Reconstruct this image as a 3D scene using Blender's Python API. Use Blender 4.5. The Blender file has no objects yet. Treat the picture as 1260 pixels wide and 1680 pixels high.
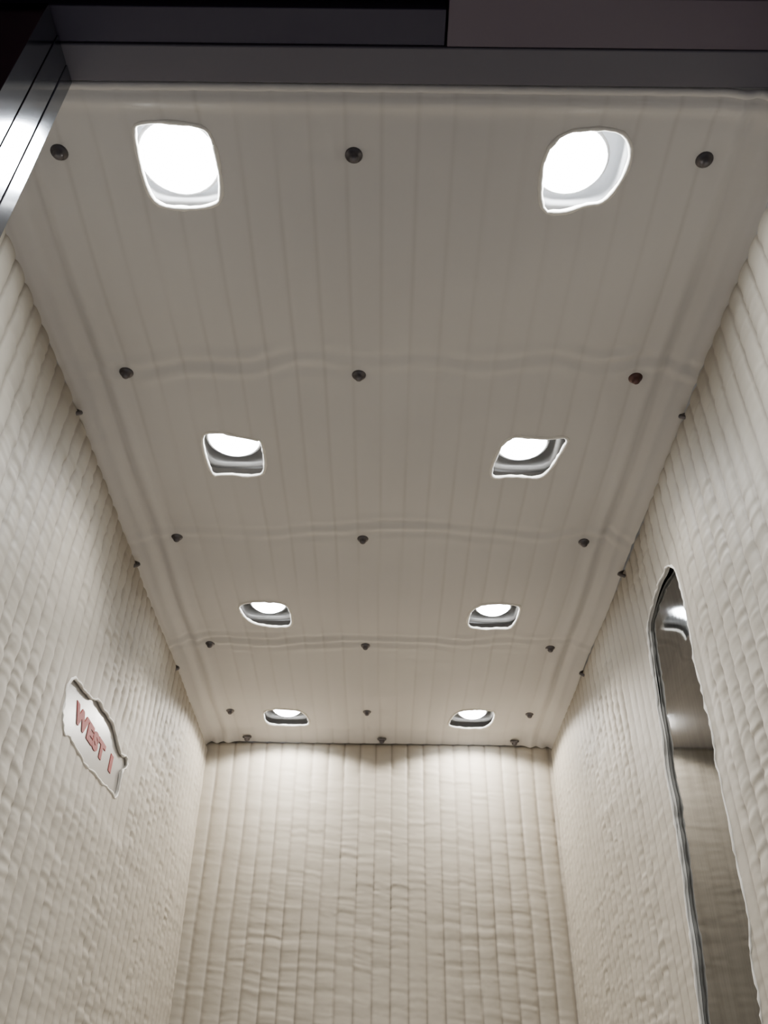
import bpy, math, random
import numpy as np
from mathutils import Matrix, Vector
random.seed(4)
CAMZ=1.35; H=2.95
XL,XR,YB=-0.784,0.741,3.69

# ---------------- materials ----------------
def new_mat(name):
    m=bpy.data.materials.new(name); m.use_nodes=True; nt=m.node_tree
    b=nt.nodes['Principled BSDF']; return m,nt,b
def fabric(name,col,seam):
    m,nt,b=new_mat(name); N=nt.nodes; Lk=nt.links
    tc=N.new('ShaderNodeTexCoord')
    n1=N.new('ShaderNodeTexNoise'); n1.inputs['Scale'].default_value=2.3; n1.inputs['Detail'].default_value=4
    Lk.new(tc.outputs['Object'],n1.inputs['Vector'])
    mx=N.new('ShaderNodeMixRGB'); mx.inputs[1].default_value=(*[c*.86 for c in col],1); mx.inputs[2].default_value=(*col,1)
    Lk.new(n1.outputs['Fac'],mx.inputs[0])
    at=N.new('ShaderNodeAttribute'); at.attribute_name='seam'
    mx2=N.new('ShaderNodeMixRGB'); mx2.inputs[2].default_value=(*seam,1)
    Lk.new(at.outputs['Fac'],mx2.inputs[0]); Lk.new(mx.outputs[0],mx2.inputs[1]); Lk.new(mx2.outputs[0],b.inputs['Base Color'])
    b.inputs['Roughness'].default_value=.62
    b.inputs['Specular IOR Level'].default_value=.35
    n2=N.new('ShaderNodeTexNoise'); n2.inputs['Scale'].default_value=30; n2.inputs['Detail'].default_value=4
    Lk.new(tc.outputs['Object'],n2.inputs['Vector'])
    n3=N.new('ShaderNodeTexNoise'); n3.inputs['Scale'].default_value=900; n3.inputs['Detail'].default_value=1
    Lk.new(tc.outputs['Object'],n3.inputs['Vector'])
    ad=N.new('ShaderNodeMath'); ad.operation='MULTIPLY_ADD'; ad.inputs[1].default_value=.06
    Lk.new(n3.outputs['Fac'],ad.inputs[0]); Lk.new(n2.outputs['Fac'],ad.inputs[2])
    bu=N.new('ShaderNodeBump'); bu.inputs['Strength'].default_value=.14; bu.inputs['Distance'].default_value=.006
    Lk.new(ad.outputs[0],bu.inputs['Height']); Lk.new(bu.outputs[0],b.inputs['Normal'])
    return m
def metal(name,col,rough,metallic=1.0,brush=0.0,scale=(1,1,1),lo=.85):
    m,nt,b=new_mat(name); N=nt.nodes; Lk=nt.links
    b.inputs['Metallic'].default_value=metallic
    tc=N.new('ShaderNodeTexCoord'); mp=N.new('ShaderNodeMapping'); mp.inputs['Scale'].default_value=scale
    n=N.new('ShaderNodeTexNoise'); n.inputs['Scale'].default_value=8; n.inputs['Detail'].default_value=5
    Lk.new(tc.outputs['Object'],mp.inputs[0]); Lk.new(mp.outputs[0],n.inputs['Vector'])
    cr=N.new('ShaderNodeMapRange'); cr.inputs['To Min'].default_value=rough*.8; cr.inputs['To Max'].default_value=rough*1.25
    Lk.new(n.outputs['Fac'],cr.inputs['Value']); Lk.new(cr.outputs[0],b.inputs['Roughness'])
    mx=N.new('ShaderNodeMixRGB'); mx.inputs[1].default_value=(*[c*lo for c in col],1); mx.inputs[2].default_value=(*col,1)
    Lk.new(n.outputs['Fac'],mx.inputs[0])
    Lk.new(mx.outputs[0],b.inputs['Base Color'])
    if brush:
        bu=N.new('ShaderNodeBump'); bu.inputs['Strength'].default_value=brush; bu.inputs['Distance'].default_value=.002
        Lk.new(n.outputs['Fac'],bu.inputs['Height']); Lk.new(bu.outputs[0],b.inputs['Normal'])
    return m
M_fab=fabric('quilted_cream_vinyl_lifted',(.62,.59,.555),(.40,.37,.335))  # pad vinyl lightened and cooled: extra ceiling brightness painted into its colour
M_wfab=fabric('quilted_cream_vinyl_dimmed',(.425,.382,.314),(.22,.19,.155))  # same vinyl darkened and warmed: dimmer wall light painted into its colour
M_hem=fabric('lit_hem_fabric',(.82,.78,.70),(.5,.45,.38))  # paler than the pads: lamp-lit rim painted into the hem colour
M_steel=metal('polished_steel',(.25,.255,.26),.055,scale=(1,9,.5),lo=.45,brush=.02)
M_jamb=metal('satin_jamb_steel',(.27,.285,.32),.13)
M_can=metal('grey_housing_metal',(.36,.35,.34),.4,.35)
M_can2=metal('glare_white_housing',(.93,.94,.96),.45,.0)  # whitened housing copy for the front row, paints in lamp glare
M_stud=metal('blackened_metal',(.12,.11,.115),.38,.7)
M_bronze=metal('reddish_metal',(.11,.058,.052),.4,.7)
M_wall=metal('painted_panel',(.35,.33,.31),.5,0)
M_beam=metal('grey_beam_paint',(.125,.115,.135),.6,.1)
M_panel=metal('grey_door_paint',(.13,.10,.125),.55,.1)
M_dark=metal('dark_door_paint',(.034,.027,.050),.55,.1)
M_darkr=metal('dark_maroon_paint',(.11,.04,.055),.6,.1)
M_plate=metal('pale_sign_plate',(.25,.235,.21),.35,.0)
M_red,_,b=new_mat('red_lettering'); b.inputs['Base Color'].default_value=(.24,.012,.010,1); b.inputs['Roughness'].default_value=.6; b.inputs['Specular IOR Level'].default_value=.2
M_floor,nt,b=new_mat('floor_vinyl'); b.inputs['Roughness'].default_value=.5
vt=nt.nodes.new('ShaderNodeTexNoise'); vt.inputs['Scale'].default_value=60; rp=nt.nodes.new('ShaderNodeMixRGB')
rp.inputs[1].default_value=(.72,.74,.77,1); rp.inputs[2].default_value=(.82,.84,.87,1)
nt.links.new(vt.outputs['Fac'],rp.inputs[0]); nt.links.new(rp.outputs[0],b.inputs['Base Color'])
def glow(name,s):
    m,nt,b=new_mat(name); nt.nodes.remove(b)
    e=nt.nodes.new('ShaderNodeEmission'); e.inputs[0].default_value=(.93,.97,1,1); e.inputs[1].default_value=s
    nt.links.new(e.outputs[0],nt.nodes['Material Output'].inputs[0]); return m
M_lamp=glow('lamp_glow',60); M_lampb=glow('lamp_glow_bright',150)

# ---------------- helpers ----------------
COL=bpy.context.scene.collection
def link(o,parent=None):
    COL.objects.link(o)
    if parent is not None: o.parent=parent
    return o
def mk(name,V,F,mat,parent=None,smooth=True,**pr):
    me=bpy.data.meshes.new(name); me.from_pydata([tuple(v) for v in V],[],F); me.materials.append(mat)
    me.validate()
    if smooth:
        for p in me.polygons: p.use_smooth=True
    o=bpy.data.objects.new(name,me); link(o,parent)
    for k,v in pr.items(): o[k]=v
    return o
def box_vf(x0,x1,y0,y1,z0,z1,V,F):
    b=len(V); V+= [(x0,y0,z0),(x1,y0,z0),(x1,y1,z0),(x0,y1,z0),(x0,y0,z1),(x1,y0,z1),(x1,y1,z1),(x0,y1,z1)]
    F+= [(b,b+3,b+2,b+1),(b+4,b+5,b+6,b+7),(b,b+1,b+5,b+4),(b+1,b+2,b+6,b+5),(b+2,b+3,b+7,b+6),(b+3,b,b+4,b+7)]
def box(name,x0,x1,y0,y1,z0,z1,mat,bev=0,parent=None,**pr):
    V,F=[],[]; box_vf(x0,x1,y0,y1,z0,z1,V,F); o=mk(name,V,F,mat,parent,smooth=False,**pr)
    if bev:
        m=o.modifiers.new('bevel','BEVEL'); m.width=bev; m.segments=3
    return o
_rng=np.random.RandomState(7); _T=_rng.rand(256,256)
def vn(x,y,seed=0):
    x=np.asarray(x,float)+seed*17.31; y=np.asarray(y,float)+seed*5.77
    xi=np.floor(x).astype(int); yi=np.floor(y).astype(int); fx=x-xi; fy=y-yi
    fx=fx*fx*(3-2*fx); fy=fy*fy*(3-2*fy)
    g=lambda a,b:_T[a%256,b%256]
    return (g(xi,yi)*(1-fx)+g(xi+1,yi)*fx)*(1-fy)+(g(xi,yi+1)*(1-fx)+g(xi+1,yi+1)*fx)*fy-.5
def quilt(s,t,ch,amp,pk,seed,wob=.006,pw=.4,rd=.8,sw=.0032,fine=1.0):
    s2=s+wob*2*vn(s*4,t*2.2,seed)
    ph=s2/ch; k=np.floor(ph); fr=ph-k
    q=np.clip(4*fr*(1-fr),0,1); puff=q**pw
    tt=t+.010*vn(ph*1.6,t*9,seed+5)+.006*(fr-.5)
    n=vn(k*3.7,tt/(.019*fine),seed+1)+.4*vn(k*5.1+fr*1.2,tt/(.011*fine),seed+2)
    ridge=vn(ph*.30,tt/.030,seed+8)
    gate=.45+1.1*(vn(ph*.35,t*3.5,seed+9)+.5)
    d=amp*puff+gate*(pk*n*(1.15-.7*q)*(q**.3)+pk*rd*ridge)
    seam=np.exp(-((np.minimum(fr,1-fr)*ch)/sw)**2)  # stitch thread line; its dark colour also paints shade into the quilt valleys
    return d,seam
def inpoly(px,py,poly):
    r=np.zeros(px.shape,bool); n=len(poly)
    for i in range(n):
        x1,y1=poly[i]; x2,y2=poly[(i+1)%n]
        c=((y1>py)!=(y2>py)); 
        xx=(x2-x1)*(py-y1)/((y2-y1) if y2!=y1 else 1e-12)+x1
        r^= c&(px<xx)
    return r
def nearpoly(px,py,poly):
    best=np.full(px.shape,1e9); bx=px.copy(); by=py.copy(); n=len(poly)
    for i in range(n):
        x1,y1=poly[i]; x2,y2=poly[(i+1)%n]; dx,dy=x2-x1,y2-y1; L2=dx*dx+dy*dy+1e-12
        t=np.clip(((px-x1)*dx+(py-y1)*dy)/L2,0,1); qx=x1+t*dx; qy=y1+t*dy
        d=np.hypot(px-qx,py-qy); m=d<best; best=np.where(m,d,best); bx=np.where(m,qx,bx); by=np.where(m,qy,by)
    return bx,by,best
def pad(name,us,vs,surf,holes,mat,flip=False,**pr):
    U,V=np.meshgrid(us,vs,indexing='ij'); nu,nv=U.shape
    I=np.arange(nu*nv).reshape(nu,nv)
    Q=np.stack([I[:-1,:-1],I[1:,:-1],I[1:,1:],I[:-1,1:]],-1).reshape(-1,4)
    cu=(U[:-1,:-1]+U[1:,1:])/2; cv=(V[:-1,:-1]+V[1:,1:])/2
    keep=np.ones(cu.shape,bool); 
    for h in holes: keep&=~inpoly(cu,cv,h)
    Q=Q[keep.reshape(-1)]
    uf=U.reshape(-1).copy(); vf=V.reshape(-1).copy()
    if holes:
        cnt=np.bincount(Q.reshape(-1),minlength=nu*nv)
        inner=np.zeros((nu,nv),bool); inner[1:-1,1:-1]=True
        bd=(cnt>0)&(cnt<4)&inner.reshape(-1)
        for h in holes:
            bx,by,dd=nearpoly(uf,vf,h); m=bd&(dd<(us[1]-us[0])*2.5); uf[m]=bx[m]; vf[m]=by[m]
    P,seam=surf(uf,vf)
    if flip: Q=Q[:,::-1]
    used=np.unique(Q); rem=np.full(nu*nv,-1); rem[used]=np.arange(len(used)); Q=rem[Q]; P=P[used]; seam=seam[used]
    me=bpy.data.meshes.new(name); me.vertices.add(len(P)); me.vertices.foreach_set('co',P.astype(np.float32).reshape(-1))
    me.loops.add(Q.size); me.loops.foreach_set('vertex_index',Q.reshape(-1).astype(np.int32))
    me.polygons.add(len(Q)); me.polygons.foreach_set('loop_start',np.arange(0,Q.size,4,dtype=np.int32))
    me.update(calc_edges=True); me.validate()
    me.polygons.foreach_set('use_smooth',np.ones(len(Q),bool))
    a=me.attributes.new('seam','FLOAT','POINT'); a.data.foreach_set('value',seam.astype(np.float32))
    me.materials.append(mat); o=bpy.data.objects.new(name,me); link(o)
    for k,v in pr.items(): o[k]=v
    return o
def tube(name,pts,r,mat,parent=None,closed=True,seg=8,rfun=None,skirt=None,**pr):
    pts=[Vector(p) for p in pts]; n=len(pts); V,F=[],[]
    for i,p in enumerate(pts):
        a=pts[(i-1)%n] if (closed or i>0) else p; b=pts[(i+1)%n] if (closed or i<n-1) else p
        t=(b-a).normalized(); up=Vector((0,0,1)) if abs(t.z)<.9 else Vector((1,0,0))
        s=t.cross(up).normalized(); u=s.cross(t)
        rr=r*(rfun(i) if rfun else 1)
        for k in range(seg):
            an=2*math.pi*k/seg; V.append(p+s*math.cos(an)*rr+u*math.sin(an)*rr)
    m=n if closed else n-1
    for i in range(m):
        j=(i+1)%n
        for k in range(seg): F.append((i*seg+k,i*seg+(k+1)%seg,j*seg+(k+1)%seg,j*seg+k))
    if not closed: F.append(tuple(range(seg))[::-1]); F.append(tuple((n-1)*seg+k for k in range(seg)))
    if skirt is not None:
        b0=len(V)
        for p in pts: V+= [p,Vector((skirt,p.y,p.z))]
        for i in range(m):
            j=(i+1)%n; F.append((b0+2*i,b0+2*i+1,b0+2*j+1,b0+2*j))
    return mk(name,V,F,mat,parent,**pr)
def resample(poly,step):
    out=[]; n=len(poly)
    for i in range(n):
        a=np.array(poly[i]); b=np.array(poly[(i+1)%n]); m=max(1,int(round(np.linalg.norm(b-a)/step)))
        for k in range(m): out.append(tuple(a+(b-a)*k/m))
    return out
def roundpoly(poly,it=2):
    for _ in range(it):
        o=[]; n=len(poly)
        for i in range(n):
            a=np.array(poly[i]); b=np.array(poly[(i+1)%n]); o+= [tuple(a*.75+b*.25),tuple(a*.25+b*.75)]
        poly=o
    return poly
def ragged(poly,step,amp,seed):
    r=np.random.RandomState(seed); pts=resample(roundpoly(poly,1),step)
    return roundpoly([(a+r.uniform(-amp,amp),b+r.uniform(-amp,amp)) for a,b in pts],1)

# ---------------- layout ----------------
LX=[-.417,.372]; LY=[.957,1.797,2.636,3.476]
SX=[-.644,-.073,.605]; SY=[.930,1.507,2.194,2.863,3.424]
CH=.0685
# ---- ceiling pad ----
def ceil_surf(x,y):
    d,seam=quilt(x+.02,y,CH,.0028,.0012,3,wob=.005,pw=.5)
    wd=np.minimum(x-XL,XR-x)+.008*vn(y*3,y*0,51)
    rows=[.80]+SY[1:4]+[3.60]
    sag=np.zeros_like(x)
    for a,b in zip(rows[:-1],rows[1:]):
        t=np.clip((y-a)/(b-a),0,1); sag=np.maximum(sag,np.sin(np.pi*t)**1.6*.012)
    for i,yr in enumerate(SY[1:4]):
        off=.06*vn(x*2.6,y*0,31+i)-.045
        yy=y-yr-off
        g=.2+1.8*(vn(x*4,y*0,37+i)+.5)
        d=d+g*np.exp(-(yy/.05)**2)*.0034*np.sin(yy/.0095+vn(x*7,y*0,40+i)*9)
    d=d+.009*np.exp(-((wd-.100)/.017)**2)+.010*np.exp(-((wd-.050)/.016)**2)
    for sx in SX:
        for sy in SY:
            r=np.hypot(x-sx,y-sy); d=d*(1-np.exp(-(r/.03)**2)); sag=sag*(1-.9*np.exp(-(r/.10)**2))
    for lx in LX:
        for ly in LY:
            r=np.hypot(x-lx,y-ly); sag=sag*(1-.8*np.exp(-(r/.13)**2)); d=d*(1-.6*np.exp(-(r/.10)**2))
    d=d+.006*vn(x*3,y*3,9)
    drop=.0*x
    e=np.maximum(0,(XL+.085)-x)/.085; drop=np.maximum(drop,.05*e**1.7)
    e=np.maximum(0,x-(XR-.085))/.085; drop=np.maximum(drop,.05*e**1.7)
    e=np.clip((y-(YB-.10))/.10,0,2); drop=np.maximum(drop,.030*e**1.6)
    front=.010*np.exp(-((y-.822)/.016)**2)
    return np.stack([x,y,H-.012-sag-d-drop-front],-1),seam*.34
SH={
 0:[(-.075,-.07),(-.06,-.09),(.055,-.085),(.078,-.06),(.080,.06),(.055,.085),(-.04,.09),(-.075,.06)],
 1:[(-.08,-.075),(.05,-.09),(.088,-.055),(.09,.0),(.06,.065),(.02,.07),(-.02,.088),(-.075,.085)],
 2:[(-.078,-.06),(-.045,-.085),(.06,-.05),(.078,-.055),(.078,.06),(.05,.09),(-.04,.078),(-.072,.085)],
 3:[(-.055,-.08),(.03,-.065),(.10,-.08),(.095,-.04),(.07,.06),(.04,.085),(-.02,.075),(-.08,.085),(-.082,.03)],
 4:[(-.085,-.07),(.06,-.075),(.082,-.04),(.085,.06),(.06,.085),(-.03,.08),(-.075,.03)],
 5:[(-.07,-.075),(.06,-.08),(.085,-.06),(.075,.075),(.03,.08),(-.04,.085),(-.085,.06)],
 6:[(-.08,-.075),(.05,-.07),(.08,-.03),(.09,.05),(.07,.08),(-.05,.08),(-.085,.06)],
 7:[(-.06,-.08),(.05,-.08),(.085,-.06),(.075,.08),(-.02,.09),(-.085,.07),(-.09,.03)]}
holes=[]; idx=0
for j,ly in enumerate(LY):
    for i,lx in enumerate(LX):
        s=(1.0,1.06,1.08,1.12)[j]
        holes.append(roundpoly([(lx+a*s,ly+b*s*1.03) for a,b in SH[idx]],2)); idx+=1
us=np.arange(XL+.004,XR-.003,CH/9); vs=np.arange(.795,YB+.0,.0080)
cp=pad('ceiling_pad',us,vs,ceil_surf,holes,M_fab,flip=True,label="cream quilted pad snapped over the elevator ceiling around the lights",category="protective pad")
for h in holes:
    pts=resample(h,.012); a=np.array(pts); P,_=ceil_surf(a[:,0],a[:,1]); rs=[.8+.5*random.random() for _ in P]
    P[:,2]+=.001
    tube('cut_edge_hem',P,.0048,M_hem,cp,rfun=lambda i:rs[i])
xs=np.linspace(XL+.01,XR-.006,140); P,_=ceil_surf(xs,xs*0+.797); tube('front_binding',P,.008,M_fab,cp,closed=False)
# ---- wall pads ----
ZT=H-.052; ZB=H-.036
def topround(z,top):
    t=np.clip((z-(top-.03))/.03,0,1); return -.018*t**2
def win(y,z,y0,y1,z0,z1,m=.09):
    f=lambda a,lo,hi:np.clip(1-np.maximum(lo-a,a-hi)/m,0,1)
    w=f(y,y0,y1)*f(z,z0,z1); return w*w*(3-2*w)
WC=.060
def left_surf(y,z):
    d,seam=quilt(y+.01,z,WC,.0095,.0054,11,wob=.006,rd=.45,pw=.42,sw=.0038,fine=.72)
    w=win(y,z,1.95,2.65,2.2,2.42)
    d=d*(1-.62*w)+(1-w)*(.010*vn(y*1.7,z*1.6,13)+.003*vn(y*5,z*4,14))+topround(z,ZT)
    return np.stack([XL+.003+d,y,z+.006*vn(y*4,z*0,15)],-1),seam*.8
def right_surf(y,z):
    d,seam=quilt(y+.03,z,WC,.0095,.0052,21,wob=.006,rd=.45,pw=.42,sw=.0038,fine=.72)
    w=win(y,z,1.84,2.42,1.0,2.66)
    d=d*(1-.62*w)+(1-w)*(.010*vn(y*1.7,z*1.6,23)+.003*vn(y*5,z*4,24))+topround(z,ZT)
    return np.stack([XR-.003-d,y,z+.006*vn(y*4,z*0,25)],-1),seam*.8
def back_surf(x,z):
    d,seam=quilt(x+.035,z,CH,.0085,.0036,33,wob=.006,pw=.34,rd=.6,sw=.0036,fine=.85)
    d=d+.008*vn(x*2,z*2,34)+topround(z,ZB)
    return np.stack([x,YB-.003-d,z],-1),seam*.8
def zrow(top): return np.concatenate([np.arange(.02,1.3,.03),np.arange(1.3,top+.001,.0040)])
cop=[(1.845,2.57),(1.88,2.645),(1.97,2.665),(2.08,2.65),(2.17,2.61),(2.195,2.45),(2.215,2.17),(2.262,1.91),(2.315,1.66),(2.385,1.2),(1.95,1.2),(1.945,1.62),(1.905,1.75),(1.885,1.94),(1.875,2.07),(1.865,2.24),(1.868,2.38),(1.84,2.48)]
sgn=[(1.975,2.35),(2.08,2.365),(2.27,2.41),(2.41,2.40),(2.50,2.37),(2.60,2.38),(2.54,2.32),(2.57,2.24),(2.44,2.235),(2.29,2.23),(2.12,2.225),(1.99,2.23)]
cop=ragged(cop,.05,.012,3); sgn=ragged(sgn,.04,.010,5)
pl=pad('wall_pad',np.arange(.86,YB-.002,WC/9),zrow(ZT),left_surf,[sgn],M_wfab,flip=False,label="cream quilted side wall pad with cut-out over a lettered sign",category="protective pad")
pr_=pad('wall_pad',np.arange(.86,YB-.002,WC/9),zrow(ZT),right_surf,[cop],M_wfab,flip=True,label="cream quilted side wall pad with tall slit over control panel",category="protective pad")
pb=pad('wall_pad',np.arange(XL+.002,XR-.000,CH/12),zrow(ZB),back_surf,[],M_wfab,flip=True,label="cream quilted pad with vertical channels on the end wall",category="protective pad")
for poly,sf,par,sk in ((sgn,left_surf,pl,XL-.0005),(cop,right_surf,pr_,XR+.0036)):
    pts=resample(poly,.014); a=np.array(pts); P,_=sf(a[:,0],a[:,1]); rs=[.5+.9*random.random() for _ in P]
    tube('cut_edge_hem',P,.0036,M_hem,par,rfun=lambda i:rs[i],skirt=sk)
# ---- structure ----
box('wall_left',XL-.08,XL-.026,.80,YB+.06,0,H+.06,M_wall,kind='structure')
box('wall_right',XR+.026,XR+.08,.80,YB+.06,0,H+.06,M_wall,kind='structure')
box('wall_back',XL-.026,XR+.026,YB+.022,YB+.06,0,H+.06,M_wall,kind='structure')
box('floor',-1.6,1.6,-1.6,YB+.06,-.05,0,M_floor,kind='structure')
V,F=[],[]
xb=[XL-.026]; 
for lx in LX: xb+=[lx-.088,lx+.088]
xb.append(XR+.026); yb=[.79]
for ly in LY: yb+=[ly-.088,ly+.088]
yb.append(YB+.022)
for i in range(len(xb)-1):
    for j in range(len(yb)-1):
        if i%2==1 and j%2==1: continue
        box_vf(xb[i],xb[i+1],yb[j],yb[j+1],H+.022,H+.06,V,F)
mk('ceiling',V,F,M_wall,smooth=False,kind='structure')
# ---- downlights ----
def sq_ring(hw,z,n=28):
    out=[]
    for k in range(n):
        a=2*math.pi*k/n; c,s=math.cos(a),math.sin(a); p=5
        q=(abs(c)**p+abs(s)**p)**(-1/p); out.append((hw*q*c,hw*q*s,z))
    return out
def rings(rs,cap_last=True):
    V,F=[],[]; n=len(rs[0])
    for r in rs: V+=r
    for i in range(len(rs)-1):
        for k in range(n): F.append((i*n+k,i*n+(k+1)%n,(i+1)*n+(k+1)%n,(i+1)*n+k))
    if cap_last: F.append(tuple((len(rs)-1)*n+k for k in range(n)))
    return V,F
def circ(r,z,n=32): return [(r*math.cos(2*math.pi*k/n),r*math.sin(2*math.pi*k/n),z) for k in range(n)]
hv,hf=rings([sq_ring(.087,.098),sq_ring(.087,.004),sq_ring(.105,.002),sq_ring(.105,-.002),sq_ring(.086,-.004),sq_ring(.083,.006),sq_ring(.081,.030),sq_ring(.074,.094)])
hf.append(tuple(range(28)))
DZ=-.046
rv,rf=rings([circ(.062,.052),circ(.064,.042),circ(.060,.038),circ(.057,.040),circ(.055,.050)],False)
bv,bf=rings([circ(.057,.044),circ(.055,.036),circ(.045,.028),circ(.028,.0235),circ(.010,.0220)])
bsk,bskf=rings([circ(.056,.046),circ(.050,.066),circ(.036,.088),circ(.020,.130)])
def mesh(name,V,F,mat,smooth=True):
    me=bpy.data.meshes.new(name); me.from_pydata(V,[],F); me.materials.append(mat); me.validate()
    for p in me.polygons: p.use_smooth=smooth
    return me
def kit(mc,ml): return (('housing',mesh('housing',hv,hf,mc)),('trim_ring',mesh('trim_ring',rv,rf,mc)),('lamp_lens',mesh('lamp_lens',bv,bf,ml)),('lamp_body',mesh('lamp_body',bsk,bskf,mc)))
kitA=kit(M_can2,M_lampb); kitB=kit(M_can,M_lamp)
def beam(en,col,bl,sz):
    sp=bpy.data.lights.new('lamp_beam','SPOT'); sp.energy=en; sp.spot_size=math.radians(sz); sp.spot_blend=bl; sp.shadow_soft_size=.03; sp.color=col; return sp
beams=[beam(19,(.92,.97,1.0),.6,134),beam(26,(.98,.98,.98),.6,130),beam(24,(1,.955,.89),.6,118),beam(40,(1,.945,.86),.15,152)]
offs=[(-.002,-.004),(-.020,-.008),(.0,-.024),(-.010,-.022),(.010,-.018),(.0,-.018),(.004,-.008),(.0,-.008)]
scl=[1.36,1.24,1.2,1.18,1.02,1.02,1,1]  # nearer lenses enlarged, glare built into their size
idx=0
for j,ly in enumerate(LY):
    for i,lx in enumerate(LX):
        e=bpy.data.objects.new('recessed_downlight',None); e.empty_display_size=.05; link(e); e.location=(lx,ly,H+.018)
        e['label']="glowing white lamp in a square metal recess in the ceiling"; e['category']="ceiling light"; e['group']="recessed ceiling lights"
        ox,oy=offs[idx]
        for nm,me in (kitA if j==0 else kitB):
            o=bpy.data.objects.new(nm,me); link(o,e)
            if nm!='housing':
                o.location=(ox,oy,DZ); o.scale=(scl[idx],scl[idx],1)
                if nm in('trim_ring','lamp_body') and scl[idx]>1.2: o.scale=(scl[idx]*.97,scl[idx]*.97,1)
        o=bpy.data.objects.new('lamp_beam',beams[j]); link(o,e); o.location=(ox,oy,DZ+.012)
        idx+=1
# ---- studs ----
sv,sf=rings([circ(.0165,.004,20),circ(.0165,.0,20),circ(.0145,-.003,20),circ(.0105,-.003,20),circ(.0095,-.009,20),circ(.007,-.0125,20),circ(.003,-.014,20)])
msd=mesh('snap_stud',sv,sf,M_stud); mbr=mesh('snap_stud',sv,sf,M_bronze)
for b_,sy in enumerate(SY):
    for a_,sx in enumerate(SX):
        P,_=ceil_surf(np.array([sx]),np.array([sy])); red=(a_==2 and b_==1)
        o=bpy.data.objects.new('snap_stud',mbr if red else msd); link(o); o.location=(sx,sy,P[0,2]-.001); o.scale=(1.05,1.05,1.2)
        o['label']="dark reddish-brown snap stud pinning the quilted ceiling pad" if red else "small dark metal snap stud pinning the quilted ceiling pad"
        o['category']="stud"; o['group']="studs pinning the ceiling pad"
for sx in (-.60,-.01,.57):
    sy=YB-.030; P,_=ceil_surf(np.array([sx]),np.array([sy])); o=bpy.data.objects.new('snap_stud',msd); link(o); o.location=(sx,sy,P[0,2]-.001); o.rotation_euler=(math.radians(25),0,0); o.scale=(1.2,1.2,1.2)
    o['label']="small dark snap stud on the ceiling pad's drooping end flap"; o['category']="stud"; o['group']="studs pinning the ceiling pad"
# ---- wall hooks ----
for side,ys in ((-1,(1.583,2.25,2.93)),(1,(1.57,2.27,2.93))):
    for y in ys:
        x=XL if side<0 else XR
        pts=[(x+(-side)*(-.015+.036*math.sin(t*math.pi)),y+.012*math.cos(t*3),H-.057-.045*t) for t in np.linspace(0,1,9)]
        o=tube('pad_hook',pts,.006,M_stud,closed=False,label="small dark metal hook holding the wall pad's top edge",category="hook",group="hooks holding the wall pads")
# ---- control panel ----
def panel_x(y,z):
    k=1/(1+math.exp(-(z-2.42)/.02)); ed=min(1,max(0,(y-1.80)/.05))
    return XR+.0042+k*ed*max(0,.011-.036*(y-1.88)-.028*(z-2.52))
ny,nz=36,80; V,F=[],[]
for a in range(ny+1):
    for c in range(nz+1):
        z=1.0+c*1.70/nz; y=1.79+a*.72/ny; V.append((panel_x(y,z),y,z))
for a in range(ny):
    for c in range(nz):
        i=a*(nz+1)+c; F.append((i,i+nz+1,i+nz+2,i+1)[::-1])
fp=mk('control_panel',V,F,M_steel,label="polished stainless steel elevator control panel behind the pad slit",category="control panel")
so=fp.modifiers.new('solid','SOLIDIFY'); so.thickness=.004; so.offset=-1
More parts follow.
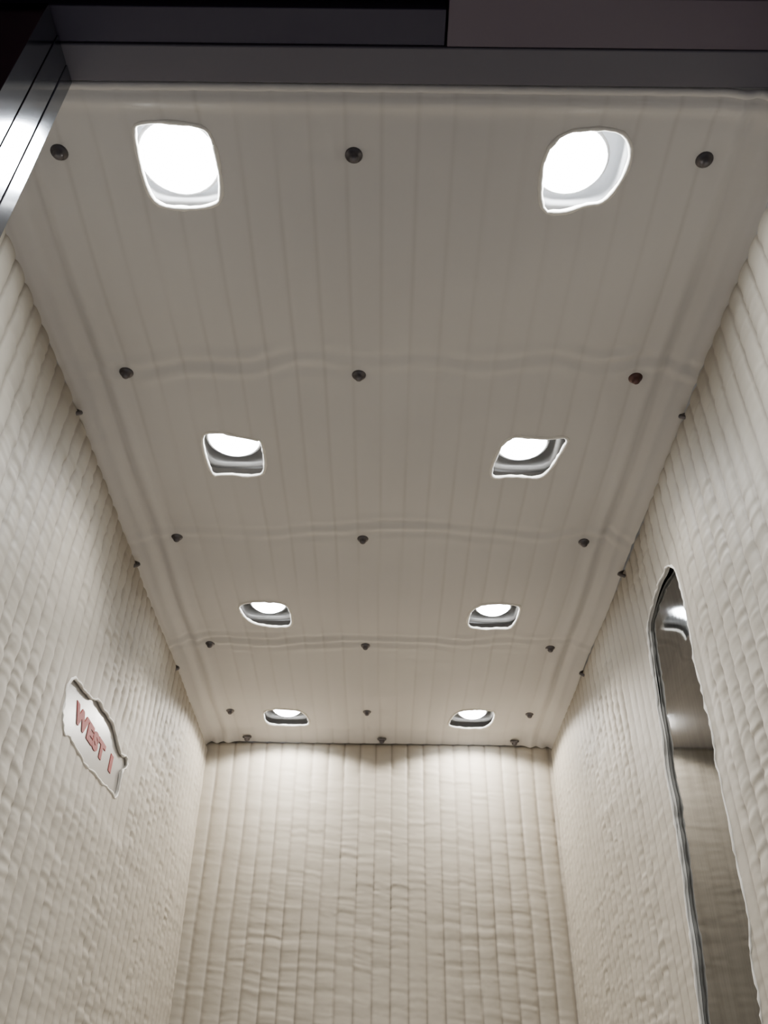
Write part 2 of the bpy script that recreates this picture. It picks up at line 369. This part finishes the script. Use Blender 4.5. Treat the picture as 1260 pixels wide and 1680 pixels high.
# ---- sign ----
sx=XL-.001
sg=box('elevator_sign',sx-.006,sx,1.90,2.70,2.16,2.46,M_plate,bev=.002,label="pale sign plate with red lettering behind the pad cut-out",category="sign")
def letters(txt,y0,z0,size,wx):
    cu=bpy.data.curves.new('t','FONT'); cu.body=txt; cu.size=size; cu.extrude=.0008; cu.offset=.0042; cu.space_character=1.16
    to=bpy.data.objects.new('t',cu); COL.objects.link(to); bpy.context.view_layer.update()
    me=bpy.data.meshes.new_from_object(to.evaluated_get(bpy.context.evaluated_depsgraph_get())); bpy.data.objects.remove(to)
    me.transform(Matrix.Diagonal((wx,1,1,1)))
    me.materials.clear(); me.materials.append(M_red); o=bpy.data.objects.new('red_lettering',me); link(o,sg)
    o.matrix_world=Matrix(((0,0,1,sx+.0010),(1,0,0,y0),(0,1,0,z0),(0,0,0,1))); o['label']="red painted lettering"
letters("WEST",2.09,2.290,.060,1.65); letters("1",2.42,2.294,.060,1.9)
# ---- front ----
box('trim_1',-1.2,1.2,.722,.787,H-.02,H+.2,M_beam,bev=.003,kind='structure')
box('trim_2',-.80,-.578,.757,.79,0,H-.02,M_jamb,bev=.002,kind='structure')
box('trim_3',-1.1,-.5795,.7065,.7565,0,H-.02,M_jamb,bev=.001,kind='structure')
box('trim_6',-1.1,-.581,.655,.706,0,H-.02,M_jamb,bev=.001,kind='structure')
box('trim_4',.76,.95,.765,.79,0,H-.02,M_jamb,bev=.003,kind='structure')
box('door_1',-1.3,.09,.66,.720,H-.016,H+.25,M_dark,bev=.002,kind='structure')
box('door_2',.094,1.3,.64,.721,H-.018,H+.25,M_panel,bev=.002,kind='structure')
box('trim_5',-1.5,1.5,.40,.638,H-.008,H+.25,M_darkr,bev=.003,kind='structure')
# ---- world, camera ----
w=bpy.data.worlds.new('world'); bpy.context.scene.world=w; w.use_nodes=True; bg=w.node_tree.nodes['Background']; bg.inputs[0].default_value=(.5,.45,.5,1); bg.inputs[1].default_value=.14
cd=bpy.data.cameras.new('camera'); co=bpy.data.objects.new('camera',cd); link(co)
pitch,yaw,roll=.65711,-.00429,.01526
Fw=Vector((math.sin(yaw)*math.cos(pitch),math.cos(yaw)*math.cos(pitch),math.sin(pitch)))
R0=Vector((math.cos(yaw),-math.sin(yaw),0)); U0=R0.cross(Fw)
R=R0*math.cos(roll)+U0*math.sin(roll); U=U0*math.cos(roll)-R0*math.sin(roll)
mt=Matrix((R,U,-Fw)).transposed().to_4x4(); mt.translation=Vector((0,0,CAMZ)); co.matrix_world=mt
cd.sensor_fit='VERTICAL'; cd.sensor_height=24; cd.lens=24*1446/1680; cd.clip_start=.02
bpy.context.scene.camera=co
